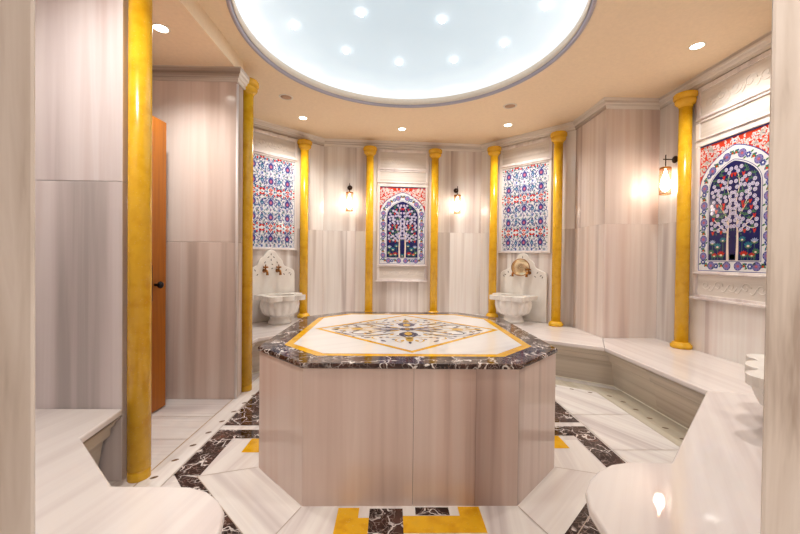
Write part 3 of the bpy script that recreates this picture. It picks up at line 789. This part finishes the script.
def backboard(label, loc, rz):
    t = thing('basin_backboard', label, 'marble backboard', loc, rz)
    half = [(.335, .001), (.335, .60), (.325, .635), (.30, .655), (.255, .672), (.215, .69), (.185, .705), (.170, .73), (.160, .765), (.135, .795), (.105, .812), (.088, .835), (.07, .868), (.04, .895), (0, .905)]
    pts = half+[(-x, z) for x, z in half[:-1][::-1]]
    mb = MB(); a = [mb.bm.verts.new((x, -.028, z)) for x, z in pts]; b = [mb.bm.verts.new((x, 0, z)) for x, z in pts]
    mb.face(a, M['white']); mb.face(b[::-1], M['white'])
    for i in range(len(pts)): mb.face([a[i], b[i], b[(i+1) % len(pts)], a[(i+1) % len(pts)]], M['white'])
    mb.build('board', M['white'], t, bevel=.008, seg=3)
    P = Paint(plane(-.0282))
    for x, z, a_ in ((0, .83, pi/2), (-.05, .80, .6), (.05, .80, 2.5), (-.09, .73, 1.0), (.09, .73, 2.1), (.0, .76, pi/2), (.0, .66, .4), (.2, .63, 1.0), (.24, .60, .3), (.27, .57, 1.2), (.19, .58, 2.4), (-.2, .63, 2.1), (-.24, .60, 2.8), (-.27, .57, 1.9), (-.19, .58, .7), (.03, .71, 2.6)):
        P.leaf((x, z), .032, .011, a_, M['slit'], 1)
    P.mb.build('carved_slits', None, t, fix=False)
    return t
def taps(t, xs, z):
    for x in xs:
        m = MB(); m.lathe([(.024, 0), (.026, .004), (.022, .008), (.014, .012)], 16, m=M['brass'])
        for v in m.bm.verts: v.co = Vector((x+v.co.x, -.028-v.co.z, z+v.co.y))
        m.tube([(x, -.036, z), (x, -.07, z), (x, -.095, z-.004), (x, -.110, z-.024), (x, -.112, z-.055)], [.017, .018, .017, .014, .017], M['brass'], 12)
        m.tube([(x, -.066, z), (x, -.066, z+.035)], [.010, .008], M['brass'], 10)
        tp = m.build('tap', M['brass'], t); tp['label'] = 'brass tap with ornate cross handle'
        h = MB()
        for a in range(4):
            h.tube([(x, -.066, z+.042), (x+.034*cos(a*pi/2+.4), -.066+.034*sin(a*pi/2+.4), z+.045)], [.008, .010], M['brass'], 8)
        h.lathe([(.012, z+.034), (.013, z+.045), (.006, z+.06), (.008, z+.066), (.003, z+.08)], 12, (x, -.066), M['brass'])
        h.build('tap_handle', M['brass'], tp)
k1 = backboard('arched marble backboard with two brass taps behind left basin', tuple(cL+nL*.001+Vector((0, 0, ZB))), pi/4); taps(k1, (-.09, .085), .64)
k2 = backboard('arched marble backboard behind right back basin, hidden partly by brass bowl', tuple(cR+nR*.001+Vector((0, 0, ZB))), angR); taps(k2, (-.10, .10), .64)
bo = cR+nR*.125+dr*.02+Vector((0, 0, ZB+.712))
m = MB(); m.lathe([(.001, .030), (.03, .032), (.05, .028), (.085, .020), (.108, .0), (.114, -.004), (.112, -.006), (.104, .0), (.082, .016), (.05, .024), (.028, .027), (.001, .022)], 40, m=M['brass_pale'])
for v in m.bm.verts: v.co = Vector((v.co.x, -(-v.co.z)*1.0, v.co.y))
m.tube([(.113*cos(2*pi*i/36), -.005, .113*sin(2*pi*i/36)) for i in range(37)], .005, M['brass'], 8, cap=False)
o = m.build('brass_bowl', M['brass_pale']); o.location = bo+Vector((0, 0, 0)); o.rotation_euler = (R(8), 0, R(-18))
tag(o, 'round shallow brass washing bowl propped on taps above right back basin', 'bowl')

# ------------------------------------------------------------------ sconces
def sconce():
    t = thing('wall_lantern', 'x', 'wall lamp', group='brass cylinder wall lanterns')
    m = MB(); m.lathe([(.034, 0), (.036, .006), (.034, .014), (.02, .020)], 24, m=M['bronze'])
    for v in m.bm.verts: v.co = Vector((v.co.x, -v.co.z, v.co.y))
    m.build('wall_plate', M['bronze'], t)
    m = MB(); m.tube([(0, -.018, 0), (0, -.125, 0)], .0055, M['bronze'], 10); m.build('arm', M['bronze'], t)
    m = MB(); m.tube([(0, -.10, .045), (0, -.10, -.075)], .0055, M['bronze'], 10); m.build('hanging_rod', M['bronze'], t)
    m = MB(); m.lathe([(.020, -.075), (.050, -.080), (.052, -.098), (.049, -.100)], 24, (0, -.10), M['brass']); m.build('cap', M['brass'], t)
    m = MB(); n = 22; rows = 20; rr = random.Random(4)
    rings = [[m.bm.verts.new((.048*cos(2*pi*i/n+(j % 2)*pi/n), -.10+.048*sin(2*pi*i/n+(j % 2)*pi/n), -.098-.245*j/rows)) for i in range(n)] for j in range(rows+1)]
    for j in range(rows):
        for i in range(n):
            if j % 2 == 0: m.face([rings[j][i], rings[j][(i+1) % n], rings[j+1][i]], M['brass']); m.face([rings[j][(i+1) % n], rings[j+1][(i+1) % n], rings[j+1][i]], M['brass'])
            else: m.face([rings[j][i], rings[j+1][(i+1) % n], rings[j+1][i]], M['brass']); m.face([rings[j][i], rings[j][(i+1) % n], rings[j+1][(i+1) % n]], M['brass'])
    sh = m.build('pierced_shade', M['brass'], t); wf = sh.modifiers.new('w', 'WIREFRAME'); wf.thickness = .0022; wf.use_replace = True
    m = MB(); m.tube([(.049*cos(2*pi*i/24), -.10+.049*sin(2*pi*i/24), -.343) for i in range(25)], .0045, M['brass'], 8, cap=False); m.build('bottom_ring', M['brass'], t)
    m = MB(); m.lathe([(.004, -.10), (.014, -.13), (.020, -.16), (.036, -.20), (.041, -.24), (.039, -.285), (.020, -.31), (.004, -.318)], 20, (0, -.10), M['bulb']); m.build('bulb', M['bulb'], t)
    ld = bpy.data.lights.new('lantern_light', 'POINT'); ld.energy = 26; ld.color = (1, .92, .82); ld.shadow_soft_size = .045
    lo = bpy.data.objects.new('lantern_light', ld); col.objects.link(lo); lo.parent = t; lo.location = (0, -.10, -.235)
    return t
s0 = sconce(); s0.location = (-.727, 2.6735, 2.21); s0.rotation_euler = (0, 0, th); s0['label'] = 'glowing brass wall lantern on back wall, left of the central tile panel'
copy_tree(s0, (.82, 2.7745, 2.21), th, 'glowing brass wall lantern on back wall, right of the central tile panel')
copy_tree(s0, (2.689, .965, 2.21), -pi/2, 'glowing brass wall lantern on right wall beside the large column')

# ------------------------------------------------------------------ door
d0, d1 = Vector((-1.945, -.50, 0)), Vector((-1.895, .325, 0)); dd = (d1-d0).normalized(); dn = Vector((-dd.y, dd.x, 0))
mb = MB(); mb.prism([tuple(d0.xy), tuple(d1.xy), tuple((d1+dn*.042).xy), tuple((d0+dn*.042).xy)], .012, 2.25, M['wood'])
door = struct(mb.build('door_1', M['wood'], bevel=.004))
ang = atan2(dd.y, dd.x)
pc = d1-dd*.19
def local_box(name, c, hw, th_, z0, z1, m, bev=.002):
    b = MB(); n = -dn
    p = [c-dd*hw+n*.0005, c+dd*hw+n*.0005, c+dd*hw+n*th_, c-dd*hw+n*th_]
    b.prism([tuple(q.xy) for q in p], z0, z1, m); return b.build(name, m, door, bevel=bev)
local_box('lock_plate', pc, .026, .012, .86, 1.13, M['bronze'])
kb = d1-dd*.125
b = MB(); b.tube([tuple((kb-dn*.0+Vector((0, 0, .98)))), tuple((kb-dn*.035+Vector((0, 0, .98))))], .010, M['steel'], 12)
b.tube([tuple(kb-dn*q+Vector((0, 0, .98))) for q in (.030, .034, .045, .056, .060)], [.014, .024, .028, .022, .008], M['steel'], 18)
b.build('door_knob', M['steel'], door)

# ------------------------------------------------------------------ ceiling and its lamps
CX, CY, CR = .01, .205, 1.28
mb = MB(); n = 128
def ringv(r, z): return [mb.bm.verts.new((CX+r*cos(2*pi*i/n), CY+r*sin(2*pi*i/n), z)) for i in range(n)]
a, b, c, d = ringv(CR, HC), ringv(5.2, HC), ringv(5.2, HC+.3), ringv(CR, HC+.3)
for p, q in ((a, b), (b, c), (c, d), (d, a)):
    for i in range(n): mb.face([p[i], q[i], q[(i+1) % n], p[(i+1) % n]], M['ceiling'])
struct(mb.build('ceiling', M['ceiling']))
dm_ = thing('dome_light', 'big round backlit ceiling dome dotted with star lights', 'ceiling light', (CX, CY, HC))
mb = MB(); prof = [(CR-.001, .02), (CR-.001, -.004), (CR-.008, -.012), (CR-.022, -.012), (CR-.028, -.004), (CR-.028, .075)]
mb.lathe(prof, 128, m=M['lip'], cap=False); mb.build('trim_ring', M['lip'], dm_)
mb = MB(); mb.lathe([(CR-.030, .06), (CR-.033, .012), (CR-.037, .012), (CR-.037, .075)], 128, m=M['rim'], cap=False); mb.build('inner_lip', M['rim'], dm_)
mb = MB(); mb.lathe([((CR-.03)*cos(q*pi/2/12), .07+.13*sin(q*pi/2/12)) for q in range(12)]+[(.001, .20)], 96, m=M['dome'], cap=False)
mb.build('luminous_membrane', M['dome'], dm_, fix=False)
star = [(-.905, .338), (-.362, .223), (.269, .283), (.831, .515), (.988, .032), (-.539, .704), (-.06, .887), (.453, .814),
        (-.30, -.35), (.40, -.30), (-.80, -.25), (-.1, -.75), (.85, -.45)]
for x, y in star:
    lx, ly = x-CX, y-CY; rr = sqrt(lx*lx+ly*ly); zz = .07+.13*sqrt(max(0, 1-(rr/(CR-.03))**2))
    m = MB(); m.lathe([(.022, zz+.004), (.025, zz-.006), (.020, zz-.020), (.003, zz-.028)], 16, (lx, ly), M['star']); m.build('star_light', M['star'], dm_)
def spot(loc, label, e=66):
    t = thing('ceiling_spotlight', label, 'ceiling light', loc, 0, 'recessed round ceiling spotlights')
    MB().lathe([(.045, 0), (.045, -.003), (.052, -.004), (.056, -.001), (.056, 0)], 28, m=M['rim'], cap=False).build('trim_ring', M['rim'], t)
    MB().lathe([(.044, -.0005), (.044, -.002), (.001, -.004)], 28, m=M['lamp'], cap=False).build('lens', M['lamp'], t)
    ld = bpy.data.lights.new('spot_light', 'SPOT'); ld.energy = e; ld.color = (1, .96, .90); ld.spot_size = R(140); ld.spot_blend = 1; ld.shadow_soft_size = .045
    lo = bpy.data.objects.new('spot_light', ld); col.objects.link(lo); lo.parent = t; lo.location = (0, 0, -.02)
    return t
sp = spot((-1.70, -.06, HC-.134), 'round ceiling spotlight glowing above the wooden door bay')
GS = 'recessed round ceiling spotlights'
for x, y, lb in ((-1.205, 1.859, 'round ceiling spotlight near the left basin column'), (.002, 2.174, 'round ceiling spotlight in front of the central tile panel'),
                 (1.327, 1.965, 'round ceiling spotlight near the right back basin'), (2.265, .227, 'round ceiling spotlight near the large arched panel on right wall'),
                 (-1.5, -1.2, 'round ceiling spotlight over the front left bench'), (1.6, -1.2, 'round ceiling spotlight over the front right bench')):
    copy_tree(sp, (x, y, HC), 0, lb, GS)
copy_tree(sp, (.4, -2.9, HC), 0, 'unseen spotlight added in the hall to light the doorway jambs', GS)  # added lamp behind the camera, there to light the jamb faces
copy_tree(sp, (.9, -3.1, HC), 0, 'second added hall spotlight, out of view, brightening the jambs', GS)  # another added, unseen lamp; lifts the right jamb
def speaker(loc, label):
    t = thing('ceiling_speaker', label, 'ceiling speaker', loc, 0, 'round recessed ceiling speakers')
    MB().lathe([(.058, 0), (.058, -.005), (.066, -.006), (.074, -.002), (.074, 0)], 32, m=M['rim'], cap=False).build('trim_ring', M['rim'], t)
    MB().lathe([(.056, 0), (.056, -.002), (.03, -.004), (.001, -.004)], 32, m=M['vent'], cap=False).build('grille', M['vent'], t)
    return t
spk = speaker((-1.243, 1.286, HC), 'round ceiling speaker left of the dome edge')
copy_tree(spk, (1.171, 1.402, HC), 0, 'round ceiling speaker right of the dome edge')

w = bpy.data.worlds.new('world'); scene.world = w; w.use_nodes = True
w.node_tree.nodes['Background'].inputs[0].default_value = (.9, .85, .8, 1); w.node_tree.nodes['Background'].inputs[1].default_value = .2
